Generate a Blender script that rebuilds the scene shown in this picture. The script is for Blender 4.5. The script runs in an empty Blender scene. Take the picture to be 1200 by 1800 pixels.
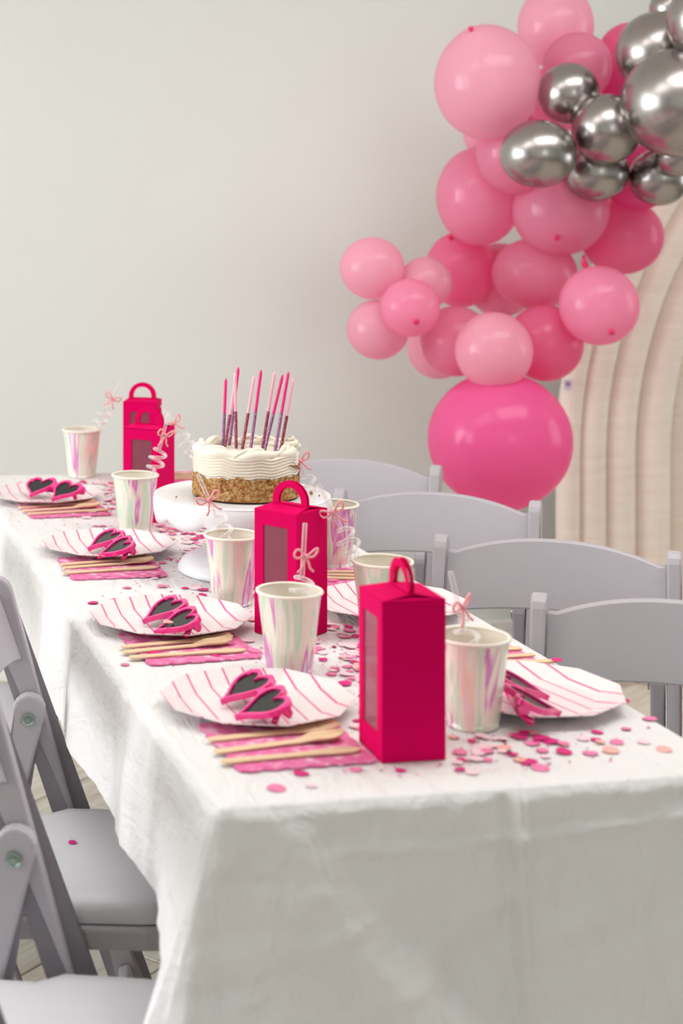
import bpy, bmesh, math, random
from mathutils import Vector, Matrix, noise

random.seed(7)
PI = math.pi
scene = bpy.context.scene
COL = scene.collection

# ------------------------------------------------------------------ camera
cam_data = bpy.data.cameras.new('camera')
cam = bpy.data.objects.new('camera', cam_data)
COL.objects.link(cam)
cam.location = (-0.464, -1.635, 1.38)
cam.rotation_euler = (math.radians(90), 0, math.radians(-10.66))
cam_data.sensor_fit = 'VERTICAL'
cam_data.sensor_width = 24.0
cam_data.sensor_height = 36.0
cam_data.lens = 56.84
cam_data.shift_x = 0.2654            # shift lens: verticals stay upright
cam_data.shift_y = -0.3060
cam_data.clip_start = 0.05
cam_data.dof.use_dof = True
cam_data.dof.focus_distance = 2.62
cam_data.dof.aperture_fstop = 4.2
scene.camera = cam

# ------------------------------------------------------------------ world and light
world = bpy.data.worlds.new('world')
scene.world = world
world.use_nodes = True
bg = world.node_tree.nodes['Background']
bg.inputs[0].default_value = (0.90, 0.95, 1.0, 1)
bg.inputs[1].default_value = 2.0

def area(name, loc, rot, sx, sy, power, col):
    d = bpy.data.lights.new(name, 'AREA')
    d.shape = 'RECTANGLE'; d.size = sx; d.size_y = sy; d.energy = power; d.color = col
    o = bpy.data.objects.new(name, d); COL.objects.link(o)
    o.location = loc; o.rotation_euler = rot
    return o
WX = -4.6                                # inner face of the window wall
WINS = [(-0.40, 1.10), (1.35, 2.82)]     # window spans along the wall
WZ0, WZ1 = 0.45, 2.65
for (a, b), e in zip(WINS, (50, 122)):
    area('window_daylight', (WX - 0.16, (a + b) / 2, (WZ0 + WZ1) / 2), (0, -PI / 2, 0), WZ1 - WZ0, b - a, e, (0.94, 0.97, 1.0))
BWX = (0.2, 1.2)                         # window in the wall behind the camera
area('window_daylight', ((BWX[0] + BWX[1]) / 2, -3.36, 1.75), (PI / 2, 0, 0), BWX[1] - BWX[0], 1.3, 4, (1.0, 0.98, 0.95))
RW = (0.10, 1.60)                        # window in the right wall
area('window_daylight', (5.06, (RW[0] + RW[1]) / 2, 1.55), (0, PI / 2, 0), 2.0, RW[1] - RW[0], 15, (0.97, 0.98, 1.0))
FILL_PANELS = [(-0.75, 0.75), (1.45, 0.62)]      # two unseen fill lights added below the ceiling to brighten wall and balloons
for (qx, qy), pw_ in zip(FILL_PANELS, (17, 34)): area('ceiling_fill_light', (qx, qy, 2.765), (0, 0, 0), 1.90, 1.00, pw_, (1.0, 0.985, 0.96))

vs = scene.view_settings
vs.view_transform = 'Standard'; vs.look = 'None'; vs.gamma = 1.0; vs.use_curve_mapping = False
vs.exposure = -0.04
scene.cycles.caustics_reflective = False
scene.cycles.caustics_refractive = False
scene.cycles.max_bounces = 8

# ------------------------------------------------------------------ materials
def lin(c):
    if isinstance(c, str):
        c = tuple(int(c[i:i + 2], 16) / 255 for i in (0, 2, 4))
    return tuple(x / 12.92 if x <= 0.04045 else ((x + 0.055) / 1.055) ** 2.4 for x in c[:3]) + (1,)

class Mat:
    def __init__(s, name):
        s.m = bpy.data.materials.new(name); s.m.use_nodes = True
        s.t = s.m.node_tree; s.n = s.t.nodes; s.p = s.n['Principled BSDF']; s.out = s.n['Material Output']
        s.tc = s.n.new('ShaderNodeTexCoord')
    def L(s, a, b): s.t.links.new(a, b)
    def mapped(s, scale=(1, 1, 1), space='Object', rot=(0, 0, 0)):
        mp = s.n.new('ShaderNodeMapping'); mp.inputs['Scale'].default_value = scale; mp.inputs['Rotation'].default_value = rot
        s.L(s.tc.outputs[space], mp.inputs['Vector']); return mp.outputs[0]
    def noise(s, vec, scale, detail=3, rough=0.5, dist=0.0):
        n = s.n.new('ShaderNodeTexNoise'); n.inputs['Scale'].default_value = scale
        n.inputs['Detail'].default_value = detail; n.inputs['Roughness'].default_value = rough; n.inputs['Distortion'].default_value = dist
        if vec is not None: s.L(vec, n.inputs['Vector'])
        return n.outputs['Fac']
    def ramp(s, fac, stops, interp='LINEAR'):
        r = s.n.new('ShaderNodeValToRGB'); e = r.color_ramp; e.interpolation = interp
        while len(e.elements) < len(stops): e.elements.new(0.5)
        for el, (p, c) in zip(e.elements, stops): el.position = p; el.color = lin(c)
        s.L(fac, r.inputs[0]); return r.outputs[0]
    def bump(s, h, strength=0.2, dist=0.01):
        b = s.n.new('ShaderNodeBump'); b.inputs['Strength'].default_value = strength; b.inputs['Distance'].default_value = dist
        s.L(h, b.inputs['Height']); s.L(b.outputs[0], s.p.inputs['Normal']); return b

def basic(name, col, rough=0.5, metal=0.0, spec=0.5, var=0.04, nscale=30, bump=0.0, bdist=0.002, coat=0.0):
    M = Mat(name)
    c = lin(col)
    f = M.noise(M.mapped(), nscale, 3)
    mx = M.n.new('ShaderNodeMix'); mx.data_type = 'RGBA'
    mx.inputs[6].default_value = tuple(min(1, x * (1 - var)) for x in c[:3]) + (1,)
    mx.inputs[7].default_value = tuple(min(1, x * (1 + var)) for x in c[:3]) + (1,)
    M.L(f, mx.inputs[0]); M.L(mx.outputs[2], M.p.inputs['Base Color'])
    M.p.inputs['Roughness'].default_value = rough; M.p.inputs['Metallic'].default_value = metal
    M.p.inputs['Specular IOR Level'].default_value = spec
    M.p.inputs['Coat Weight'].default_value = coat; M.p.inputs['Coat Roughness'].default_value = 0.08
    if bump: M.bump(f, bump, bdist)
    return M.m

def clear(name, col, amount, edge=0.42, body='f2f0f0'):
    """thin clear plastic: mostly see-through, glossy by Fresnel"""
    M = Mat(name)
    tr = M.n.new('ShaderNodeBsdfTransparent'); tr.inputs[0].default_value = lin(col)
    mx = M.n.new('ShaderNodeMixShader')
    lw = M.n.new('ShaderNodeLayerWeight'); lw.inputs[0].default_value = 0.35
    ad = M.n.new('ShaderNodeMath'); ad.operation = 'MULTIPLY_ADD'; ad.inputs[1].default_value = edge; ad.inputs[2].default_value = amount; ad.use_clamp = True
    M.L(lw.outputs['Facing'], ad.inputs[0]); M.L(ad.outputs[0], mx.inputs[0])
    M.p.inputs['Base Color'].default_value = lin(body); M.p.inputs['Roughness'].default_value = 0.08
    n = M.noise(M.mapped(), 60, 2); M.bump(n, 0.08, 0.001)
    M.L(tr.outputs[0], mx.inputs[1]); M.L(M.p.outputs[0], mx.inputs[2]); M.L(mx.outputs[0], M.out.inputs[0])
    return M.m

def balloon_mat(name, col, trans=0.35):
    M = Mat(name)
    f = M.noise(M.mapped(), 3.0, 2)
    c = lin(col)
    mx = M.n.new('ShaderNodeMix'); mx.data_type = 'RGBA'
    mx.inputs[6].default_value = tuple(x * 0.95 for x in c[:3]) + (1,); mx.inputs[7].default_value = c
    M.L(f, mx.inputs[0]); M.L(mx.outputs[2], M.p.inputs['Base Color'])
    M.p.inputs['Roughness'].default_value = 0.17; M.p.inputs['Specular IOR Level'].default_value = 0.5
    tl = M.n.new('ShaderNodeBsdfTranslucent'); M.L(mx.outputs[2], tl.inputs[0])
    ms = M.n.new('ShaderNodeMixShader'); ms.inputs[0].default_value = trans
    M.L(M.p.outputs[0], ms.inputs[1]); M.L(tl.outputs[0], ms.inputs[2]); M.L(ms.outputs[0], M.out.inputs[0])
    return M.m

MT = {}
MT['wall'] = basic('wall_paint', 'e8ebe7', 0.85, spec=0.2, var=0.01, nscale=4, bump=0.03)
MT['ceiling'] = basic('ceiling_paint', 'f0efea', 0.9, spec=0.2, var=0.01)
MT['trim'] = basic('trim_paint', 'f4f3f0', 0.5)
MT['chair'] = basic('white_resin', 'b4aeb4', 0.42, spec=0.4, var=0.015, nscale=60, bump=0.04)
MT['pad'] = basic('white_vinyl', 'd8d6dc', 0.45, spec=0.4, var=0.015, nscale=90, bump=0.05)
MT['bolt'] = basic('steel_bolt', '9fb0a8', 0.3, metal=0.9)
MT['foot'] = basic('grey_rubber', '6b6b70', 0.8)
MT['pink'] = basic('magenta_card', 'd8005a', 0.65, spec=0.04, var=0.03, nscale=200, bump=0.05, bdist=0.0005)
MT['pink_in'] = basic('magenta_card_inside', 'd6356f', 0.7)
MT['film'] = clear('clear_film', 'f3d3dc', 0.20, 0.30, 'd9899f')
MT['straw'] = clear('clear_straw_plastic', 'fbf8f8', 0.12, 0.62, 'ffffff')
MT['bow'] = basic('soft_pink_plastic', 'f6a7ac', 0.35)
MT['liner'] = basic('cream_paper', 'f0e8da', 0.6)
MT['ceramic'] = basic('white_glazed_ceramic', 'f2f1f4', 0.3, spec=0.4)
MT['cream'] = basic('frosting', 'efe6d6', 0.45, spec=0.4, var=0.04, nscale=60, bump=0.12, bdist=0.003)
MT['wood'] = None
MT['lens'] = basic('black_lens', '121114', 0.2, spec=0.35)
MT['frame'] = basic('hot_pink_plastic', 'f2158a', 0.2, spec=0.6, coat=0.5)
MT['tab'] = basic('white_laminate', 'dcdcd8', 0.4)
MT['metal'] = basic('grey_tube', '8d8f93', 0.4, metal=0.6)
MT['can_hot'] = basic('hot_pink_wax', 'ee1a80', 0.4)
MT['can_light'] = basic('pale_pink_wax', 'f8bccb', 0.4)
def glitter(name, a, b):
    M = Mat(name)
    f = M.noise(M.mapped(), 900, 1)
    M.L(M.ramp(f, [(0.3, a), (0.62, b), (0.75, 'ffffff')]), M.p.inputs['Base Color'])
    M.p.inputs['Roughness'].default_value = 0.35; M.p.inputs['Metallic'].default_value = 0.4
    M.bump(f, 0.5, 0.001); return M.m
MT['glit_red'] = glitter('wine_glitter', '7d1f3c', 'a8425c')
MT['glit_purple'] = glitter('mauve_glitter', '7d4576', 'a06c9c')

def wood():
    M = Mat('birch_wood')
    f = M.noise(M.mapped((6, 90, 40)), 3, 5, 0.6)
    M.L(M.ramp(f, [(0.25, 'd8b48c'), (0.7, 'ecd2ae')]), M.p.inputs['Base Color'])
    M.p.inputs['Roughness'].default_value = 0.65; M.bump(f, 0.15, 0.001); return M.m
MT['wood'] = wood()

def planks():
    M = Mat('whitewashed_planks')
    oi = M.n.new('ShaderNodeObjectInfo')
    mp = M.n.new('ShaderNodeMapping'); mp.inputs['Scale'].default_value = (1.2, 16, 8)
    ad = M.n.new('ShaderNodeVectorMath'); ad.operation = 'ADD'
    M.L(M.tc.outputs['Object'], mp.inputs[0]); M.L(mp.outputs[0], ad.inputs[0])
    cb = M.n.new('ShaderNodeCombineXYZ'); ml = M.n.new('ShaderNodeMath'); ml.operation = 'MULTIPLY'; ml.inputs[1].default_value = 50
    M.L(oi.outputs['Random'], ml.inputs[0]); M.L(ml.outputs[0], cb.inputs[0]); M.L(cb.outputs[0], ad.inputs[1])
    f = M.noise(ad.outputs[0], 3, 6, 0.62, 0.6)
    M.L(M.ramp(f, [(0.25, 'b5a795'), (0.5, 'd8d0c2'), (0.75, 'e9e4da')]), M.p.inputs['Base Color'])
    M.p.inputs['Roughness'].default_value = 0.5; M.bump(f, 0.1, 0.002); return M.m
MT['plank'] = planks()
MT['subfloor'] = basic('dark_subfloor', '8d8374', 0.9)

def cloth_mat():
    M = Mat('white_tablecloth')
    v = M.mapped((1, 1, 1))
    f1 = M.noise(M.mapped((14, 5, 9)), 1.6, 4, 0.6, 0.8)
    f2 = M.noise(v, 90, 3, 0.6)
    m = M.n.new('ShaderNodeMath'); m.operation = 'MULTIPLY_ADD'; m.inputs[1].default_value = 0.15
    M.L(f2, m.inputs[0]); M.L(f1, m.inputs[2])
    M.p.inputs['Base Color'].default_value = lin('eae7e7')
    M.p.inputs['Roughness'].default_value = 0.5; M.p.inputs['Specular IOR Level'].default_value = 0.35
    M.bump(m.outputs[0], 0.6, 0.014); return M.m
MT['cloth'] = cloth_mat()

def foil():
    """holographic foil paper: long vertical streaks of changing tints"""
    M = Mat('holographic_foil')
    oi = M.n.new('ShaderNodeObjectInfo')
    cb = M.n.new('ShaderNodeCombineXYZ'); ml = M.n.new('ShaderNodeMath'); ml.operation = 'MULTIPLY'; ml.inputs[1].default_value = 31
    M.L(oi.outputs['Random'], ml.inputs[0]); M.L(ml.outputs[0], cb.inputs[0])
    mp = M.n.new('ShaderNodeMapping'); mp.inputs['Scale'].default_value = (34, 34, 3.6)
    ad = M.n.new('ShaderNodeVectorMath'); ad.operation = 'ADD'
    M.L(M.tc.outputs['Object'], mp.inputs[0]); M.L(mp.outputs[0], ad.inputs[0]); M.L(cb.outputs[0], ad.inputs[1])
    f = M.noise(ad.outputs[0], 1.0, 3.0, 0.5, 0.55)
    M.L(M.ramp(f, [(0.24, 'e9d5ec'), (0.33, 'f6d9c6'), (0.40, 'f1eee2'), (0.46, 'c4e6c6'), (0.50, 'efe9dc'), (0.55, 'f2ecd9'),
                   (0.595, 'd878c2'), (0.63, 'e6a4cf'), (0.66, 'ece3ee'), (0.72, 'b9cdf4'), (0.80, 'f0b4b8')]), M.p.inputs['Base Color'])
    M.p.inputs['Roughness'].default_value = 0.25; M.p.inputs['Metallic'].default_value = 0.1
    M.p.inputs['Coat Weight'].default_value = 0.5; M.p.inputs['Coat Roughness'].default_value = 0.1
    return M.m
MT['foil'] = foil()

def plate_mat():
    M = Mat('striped_paper_plate')
    sx = M.n.new('ShaderNodeSeparateXYZ'); M.L(M.tc.outputs['Object'], sx.inputs[0])
    a = M.n.new('ShaderNodeMath'); a.operation = 'MULTIPLY_ADD'; a.inputs[1].default_value = 1 / 0.0265; a.inputs[2].default_value = 100.5
    M.L(sx.outputs[0], a.inputs[0])
    fr = M.n.new('ShaderNodeMath'); fr.operation = 'FRACT'; M.L(a.outputs[0], fr.inputs[0])
    lt = M.n.new('ShaderNodeMath'); lt.operation = 'LESS_THAN'; lt.inputs[1].default_value = 0.115; M.L(fr.outputs[0], lt.inputs[0])
    M.L(M.ramp(lt.outputs[0], [(0.0, 'ece4e3'), (1.0, 'e46a9f')], 'CONSTANT'), M.p.inputs['Base Color'])
    M.n[-1].color_ramp.elements[1].position = 0.5
    M.p.inputs['Roughness'].default_value = 0.3; M.p.inputs['Specular IOR Level'].default_value = 0.5
    f = M.noise(M.mapped(), 25, 2); M.bump(f, 0.06, 0.002); return M.m
MT['plate'] = plate_mat()

def napkin_mat():
    M = Mat('pink_scalloped_napkin')
    f = M.noise(M.mapped(), 60, 3)
    M.L(M.ramp(f, [(0.3, 'dc5a98'), (0.52, 'e678aa'), (0.66, 'f2c0d2')]), M.p.inputs['Base Color'])
    M.p.inputs['Roughness'].default_value = 0.8; M.bump(f, 0.2, 0.001); return M.m
MT['napkin'] = napkin_mat()

def crumb_mat():
    M = Mat('biscuit_crumb')
    f = M.noise(M.mapped(), 320, 5, 0.7)
    g = M.noise(M.mapped(), 120, 3, 0.6)
    m = M.n.new('ShaderNodeMath'); m.operation = 'MULTIPLY_ADD'; m.inputs[1].default_value = 0.5; M.L(g, m.inputs[0])
    m2 = M.n.new('ShaderNodeMath'); m2.operation = 'MULTIPLY'; m2.inputs[1].default_value = 0.5; M.L(f, m2.inputs[0]); M.L(m2.outputs[0], m.inputs[2])
    M.L(M.ramp(m.outputs[0], [(0.36, '6e3d16'), (0.45, 'a9682c'), (0.52, 'cf9a5c'), (0.62, 'e6c793')]), M.p.inputs['Base Color'])
    M.p.inputs['Roughness'].default_value = 0.85; M.bump(f, 0.8, 0.006); return M.m
MT['crumb'] = crumb_mat()
MT['crust'] = basic('dark_biscuit_base', '4a2c16', 0.9, var=0.4, nscale=200, bump=0.5)
MT['smear'] = basic('brown_cake_smear', '9a6238', 0.8, var=0.2, nscale=150)
MT['silver'] = basic('chrome_latex', 'aaa4a2', 0.26, metal=1.0, var=0.01, nscale=5)
BAL = {'light': balloon_mat('pale_pink_latex', 'ffc8da', 0.60), 'mid': balloon_mat('pink_latex', 'ffb2d0', 0.62),
       'deep': balloon_mat('rose_pink_latex', 'ff96c0', 0.62), 'hot': balloon_mat('hot_pink_latex', 'ff80be', 0.58)}
MT['knot'] = basic('deep_pink_latex_knot', 'e8306f', 0.4)
def arch_mat():
    M = Mat('cream_stretch_fabric')
    f = M.noise(M.mapped((3, 3, 30)), 2.0, 4, 0.6)
    M.p.inputs['Base Color'].default_value = lin('eee0d4'); M.p.inputs['Roughness'].default_value = 0.7
    M.L(M.ramp(f, [(0.3, 'e9d9cc'), (0.7, 'f0e4d9')]), M.p.inputs['Base Color'])
    M.bump(f, 0.10, 0.008); return M.m
MT['arch'] = arch_mat()
MT['tag'] = basic('tag_paper', 'ded0de', 0.6)
MT['tag_ink'] = basic('tag_ink', 'a07fae', 0.6)
CONF = {'pale': basic('pale_pink_tissue', 'f6d2db', 0.8), 'rose': basic('rose_tissue', 'ec7fac', 0.8),
        'magenta': basic('magenta_tissue', 'd81b7c', 0.7), 'foil': basic('magenta_foil', 'a0115c', 0.25, metal=0.6),
        'blush': basic('blush_tissue', 'f3b0a8', 0.8)}

# ------------------------------------------------------------------ mesh helpers
class MB:
    def __init__(s): s.v = []; s.f = []
    def add(s, vs, fs):
        o = len(s.v); s.v += [tuple(p) for p in vs]; s.f += [tuple(i + o for i in f) for f in fs]; return s
    def box(s, c, size, rot=None):
        h = [x / 2 for x in size]
        P = [Vector((sx * h[0], sy * h[1], sz * h[2])) for sx in (-1, 1) for sy in (-1, 1) for sz in (-1, 1)]
        if rot is not None: P = [rot @ p for p in P]
        P = [p + Vector(c) for p in P]
        return s.add(P, [(0, 1, 3, 2), (4, 6, 7, 5), (0, 4, 5, 1), (2, 3, 7, 6), (0, 2, 6, 4), (1, 5, 7, 3)])
    def prism(s, poly, d0, d1, M=None):
        """polygon (x,y) extruded from z=d0 to z=d1, then mapped by M"""
        n = len(poly)
        P = [Vector((x, y, d0)) for x, y in poly] + [Vector((x, y, d1)) for x, y in poly]
        if M is not None: P = [M @ p for p in P]
        fs = [tuple(range(n - 1, -1, -1)), tuple(range(n, 2 * n))] + [(i, (i + 1) % n, n + (i + 1) % n, n + i) for i in range(n)]
        return s.add(P, fs)
    def ring(s, outer, inner, d0, d1, M=None):
        """closed band between two outlines of equal length, extruded"""
        n = len(outer)
        P = [Vector((x, y, d)) for d in (d0, d1) for L in (outer, inner) for x, y in L]
        if M is not None: P = [M @ p for p in P]
        fs = []
        for i in range(n):
            j = (i + 1) % n
            fs += [(i, n + i, n + j, j), (2 * n + i, 2 * n + j, 3 * n + j, 3 * n + i), (i, j, 2 * n + j, 2 * n + i), (n + i, 3 * n + i, 3 * n + j, n + j)]
        return s.add(P, fs)
    def tube(s, pts, r, seg=8, cap=True, closed=False):
        pts = [Vector(p) for p in pts]; n = len(pts)
        rr = r if isinstance(r, (list, tuple)) else [r] * n
        V = []; prev = None
        for i, p in enumerate(pts):
            if closed: t = pts[(i + 1) % n] - pts[i - 1]
            else: t = pts[min(i + 1, n - 1)] - pts[max(i - 1, 0)]
            t.normalize()
            if prev is None:
                a = Vector((0, 0, 1)) if abs(t.z) < 0.9 else Vector((1, 0, 0))
                u = t.cross(a).normalized()
            else:
                u = (prev - t * prev.dot(t)).normalized()
            prev = u; w = t.cross(u)
            V += [p + (u * math.cos(2 * PI * k / seg) + w * math.sin(2 * PI * k / seg)) * rr[i] for k in range(seg)]
        F = []
        for i in range(n if closed else n - 1):
            j = (i + 1) % n
            F += [(i * seg + k, i * seg + (k + 1) % seg, j * seg + (k + 1) % seg, j * seg + k) for k in range(seg)]
        if cap and not closed:
            F += [tuple(range(seg - 1, -1, -1)), tuple((n - 1) * seg + k for k in range(seg))]
        return s.add(V, F)
    def lathe(s, prof, seg=48, c=(0, 0, 0), cap0=False, cap1=False):
        V = []; n = len(prof)
        for r, z in prof:
            V += [(c[0] + r * math.cos(2 * PI * k / seg), c[1] + r * math.sin(2 * PI * k / seg), c[2] + z) for k in range(seg)]
        F = [(i * seg + k, i * seg + (k + 1) % seg, (i + 1) * seg + (k + 1) % seg, (i + 1) * seg + k) for i in range(n - 1) for k in range(seg)]
        if cap0: F.append(tuple(range(seg - 1, -1, -1)))
        if cap1: F.append(tuple((n - 1) * seg + k for k in range(seg)))
        return s.add(V, F)
    def grid(s, fn, nu, nv, closed_u=False):
        V = [fn(i, j) for j in range(nv) for i in range(nu)]
        F = []
        for j in range(nv - 1):
            for i in range(nu if closed_u else nu - 1):
                k = (i + 1) % nu
                F.append((j * nu + i, j * nu + k, (j + 1) * nu + k, (j + 1) * nu + i))
        return s.add(V, F)
    def build(s, name, mat, parent=None, smooth=False, bevel=0.0, bseg=2, loc=None):
        me = bpy.data.meshes.new(name); me.from_pydata(s.v, [], s.f); me.update()
        bm = bmesh.new(); bm.from_mesh(me); bmesh.ops.recalc_face_normals(bm, faces=bm.faces); bm.to_mesh(me); bm.free()
        me.materials.append(mat)
        if smooth:
            for p in me.polygons: p.use_smooth = True
        o = bpy.data.objects.new(name, me); COL.objects.link(o)
        if parent is not None: o.parent = parent
        if loc is not None: o.location = loc
        if bevel:
            b = o.modifiers.new('bevel', 'BEVEL'); b.width = bevel; b.segments = bseg; b.limit_method = 'ANGLE'; b.angle_limit = math.radians(40)
        return o

def tag(o, label, cat, group=None):
    o['label'] = label; o['category'] = cat
    if group: o['group'] = group
    return o
def thing(name, label, cat, loc=(0, 0, 0), rotz=0.0, group=None):
    o = bpy.data.objects.new(name, None); COL.objects.link(o); o.empty_display_size = 0.05
    o.location = loc; o.rotation_euler = (0, 0, rotz)
    return tag(o, label, cat, group)
def struct(o): o['kind'] = 'structure'; return o
def copy_tree(root, label, loc, rotz=0.0, rot=None):
    r = root.copy(); COL.objects.link(r); r.location = loc
    r.rotation_euler = rot if rot is not None else (0, 0, rotz); r['label'] = label
    for ch in list(root.children):
        c = ch.copy(); COL.objects.link(c); c.parent = r
        for g in list(ch.children):
            d = g.copy(); COL.objects.link(d); d.parent = c
    return r
def autosmooth(o, ang=40):
    for p in o.data.polygons: p.use_smooth = True
    try: o.data.set_sharp_from_angle(angle=math.radians(ang))
    except Exception: pass
    return o
def circ(n, r, c=(0, 0), a0=0): return [(c[0] + r * math.cos(a0 + 2 * PI * i / n), c[1] + r * math.sin(a0 + 2 * PI * i / n)) for i in range(n)]

# ------------------------------------------------------------------ the room
X0, X1, Y0, Y1, H = WX, 4.9, -3.2, 2.95, 2.8
fl = struct(MB().box(((X0 + X1) / 2, (Y0 + Y1) / 2, -0.062), (X1 - X0 + .2, Y1 - Y0 + .2, 0.1)).build('floor', MT['subfloor']))
PD = math.atan2(1.306 - 1.263, 0.0732 - 0.0213)         # planks run aslant to the table
ca, sa = math.cos(PD), math.sin(PD)
pw, plen = 0.175, 1.25
pm = MB().box((0, 0, 0), (plen - 0.004, pw - 0.004, 0.012)).build('plank', MT['plank'], fl, bevel=0.0015, bseg=1)
pm_used = False
for r in range(-40, 41):
    for q in range(-6, 7):
        lx, ly = q * plen + (r * 0.47 % 1.0) * plen, r * pw
        x, y = 0.047 + lx * ca - ly * sa, 1.285 + pw / 2 + lx * sa + ly * ca
        if not (-1.9 < x < 3.3 and -1.0 < y < 2.9): continue
        o = pm if not pm_used else pm.copy()
        if pm_used: COL.objects.link(o); o.parent = fl
        pm_used = True
        o.location = (x, y, -0.006); o.rotation_euler = (0, 0, PD)
struct(MB().box(((X0 + X1) / 2, Y1 + .05, H / 2), (X1 - X0 + .4, .1, H)).build('wall_back', MT['wall']))
wr = MB().box((X1 + .05, (Y0 + RW[0]) / 2, H / 2), (.1, RW[0] - Y0, H)).box((X1 + .05, (RW[1] + Y1) / 2, H / 2), (.1, Y1 - RW[1], H))
wr.box((X1 + .05, sum(RW) / 2, .275), (.1, RW[1] - RW[0], .55)).box((X1 + .05, sum(RW) / 2, (2.55 + H) / 2), (.1, RW[1] - RW[0], H - 2.55))
struct(wr.build('wall_right', MT['wall']))
struct(MB().box(((X0 + X1) / 2, (Y0 + Y1) / 2, H + .05), (X1 - X0 + .4, Y1 - Y0 + .4, .1)).build('ceiling', MT['ceiling']))
for (qx, qy), pos in zip(FILL_PANELS, ('left', 'right')):
    cp = thing('fill_light_frame', 'frame of an added fill light on the ceiling, towards the %s side of the table' % pos, 'ceiling light', (qx, qy, H))  # added frame round each out-of-view fill light
    MB().ring([(-1.0, -.54), (1.0, -.54), (1.0, .54), (-1.0, .54)], [(-.955, -.505), (.955, -.505), (.955, .505), (-.955, .505)], -.045, 0, None).build('frame', MT['trim'], cp)
wl = MB()
ys = [Y0] + [v for w in WINS for v in w] + [Y1]
for i in range(0, len(ys), 2): wl.box((X0 - .05, (ys[i] + ys[i + 1]) / 2, H / 2), (.1, ys[i + 1] - ys[i], H))
for a, b in WINS:
    wl.box((X0 - .05, (a + b) / 2, WZ0 / 2), (.1, b - a, WZ0)); wl.box((X0 - .05, (a + b) / 2, (WZ1 + H) / 2), (.1, b - a, H - WZ1))
struct(wl.build('wall_left', MT['wall']))
wf = MB()
wf.box(((X0 + BWX[0]) / 2, Y0 - .05, H / 2), (BWX[0] - X0, .1, H)).box(((X1 + BWX[1]) / 2, Y0 - .05, H / 2), (X1 - BWX[1], .1, H))
wf.box(((BWX[0] + BWX[1]) / 2, Y0 - .05, .55), (BWX[1] - BWX[0], .1, 1.1)).box(((BWX[0] + BWX[1]) / 2, Y0 - .05, 2.6), (BWX[1] - BWX[0], .1, .4))
struct(wf.build('wall_front', MT['wall']))
for i, (a, b) in enumerate(WINS):
    w = struct(MB().ring([(a, WZ0), (b, WZ0), (b, WZ1), (a, WZ1)], [(a + .05, WZ0 + .05), (b - .05, WZ0 + .05), (b - .05, WZ1 - .05), (a + .05, WZ1 - .05)], -.03, .03,
               Matrix(((0, 0, 1, X0 - .05), (1, 0, 0, 0), (0, 1, 0, 0), (0, 0, 0, 1)))).build('window_%d' % (i + 1), MT['trim']))
    MB().box((X0 - .05, (a + b) / 2, (WZ0 + WZ1) / 2), (.03, .03, WZ1 - WZ0 - .1)).build('mullion', MT['trim'], w)
    for k in (1, 2): MB().box((X0 - .05, (a + b) / 2, WZ0 + (WZ1 - WZ0) * k / 3), (.03, b - a - .1, .03)).build('mullion', MT['trim'], w)
struct(MB().box(((X0 + X1) / 2, Y1 - .008, .05), (X1 - X0, .016, .1)).build('baseboard_back', MT['trim'], bevel=.004))

# ------------------------------------------------------------------ table and cloth
TW, TL, TZ = 0.613, 2.073, 0.74
tb = thing('folding_table', 'long narrow folding table hidden under the white cloth', 'table', (0, 0, 0))
MB().box((TW / 2 - .008, TL / 2, TZ - .024), (TW - .022, TL - .006, .036)).build('tabletop', MT['tab'], tb, bevel=.008)
for lx in (.07, TW - .07):
    for ly in (.22, TL - .22):
        MB().tube([(lx, ly, 0), (lx, ly, TZ - .042)], .014, 12).build('leg', MT['metal'], tb, smooth=False)
for ly in (.22, TL - .22):
    MB().tube([(.07, ly, .25), (TW - .07, ly, .25)], .010, 10).build('crossbar', MT['metal'], tb)

def sst(a, b, x):
    t = max(0, min(1, (x - a) / (b - a))); return t * t * (3 - 2 * t)
def nz(x, y, z): return noise.noise(Vector((x, y, z)))
def perimeter():
    """outline of the table edge: (x, y, nx, ny, side, signed distance from the near left corner)"""
    R = .010; P = []
    def arc(cx, cy, a0, side, d):
        for k in range(1, 6):
            a = a0 + PI / 2 * k / 6
            P.append((cx + R * math.cos(a), cy + R * math.sin(a), math.cos(a), math.sin(a), side, d))
    st = .0042
    n = int((TW - 2 * R) / st)
    for k in range(n + 1): x = R + (TW - 2 * R) * k / n; P.append((x, 0, 0, -1, 'front', x))
    arc(TW - R, R, -PI / 2, 'front', TW)
    n = int((TL - 2 * R) / .012)
    for k in range(n + 1): y = R + (TL - 2 * R) * k / n; P.append((TW, y, 1, 0, 'right', 9))
    arc(TW - R, TL - R, 0, 'right', 9)
    n = int((TW - 2 * R) / .016)
    for k in range(n + 1): x = TW - R - (TW - 2 * R) * k / n; P.append((x, TL, 0, 1, 'back', 9))
    arc(R, TL - R, PI / 2, 'back', 9)
    n = int((TL - 2 * R) / st)
    for k in range(n + 1): y = TL - R - (TL - 2 * R) * k / n; P.append((0, y, -1, 0, 'left', -y))
    arc(R, R, PI, 'corner', 0)
    return P
PER = perimeter()
def drop_len(p):
    x, y, nx, ny, side, d = p
    if side in ('front', 'corner'): return .60
    if side == 'left':
        hem = .178 + .006 * nz(y * 5, 3, 0)
        return hem + (.60 - hem) * (1 - sst(0.0, .05, y))
    if side == 'right': return .07
    return .30
ROWS = 120
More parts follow.
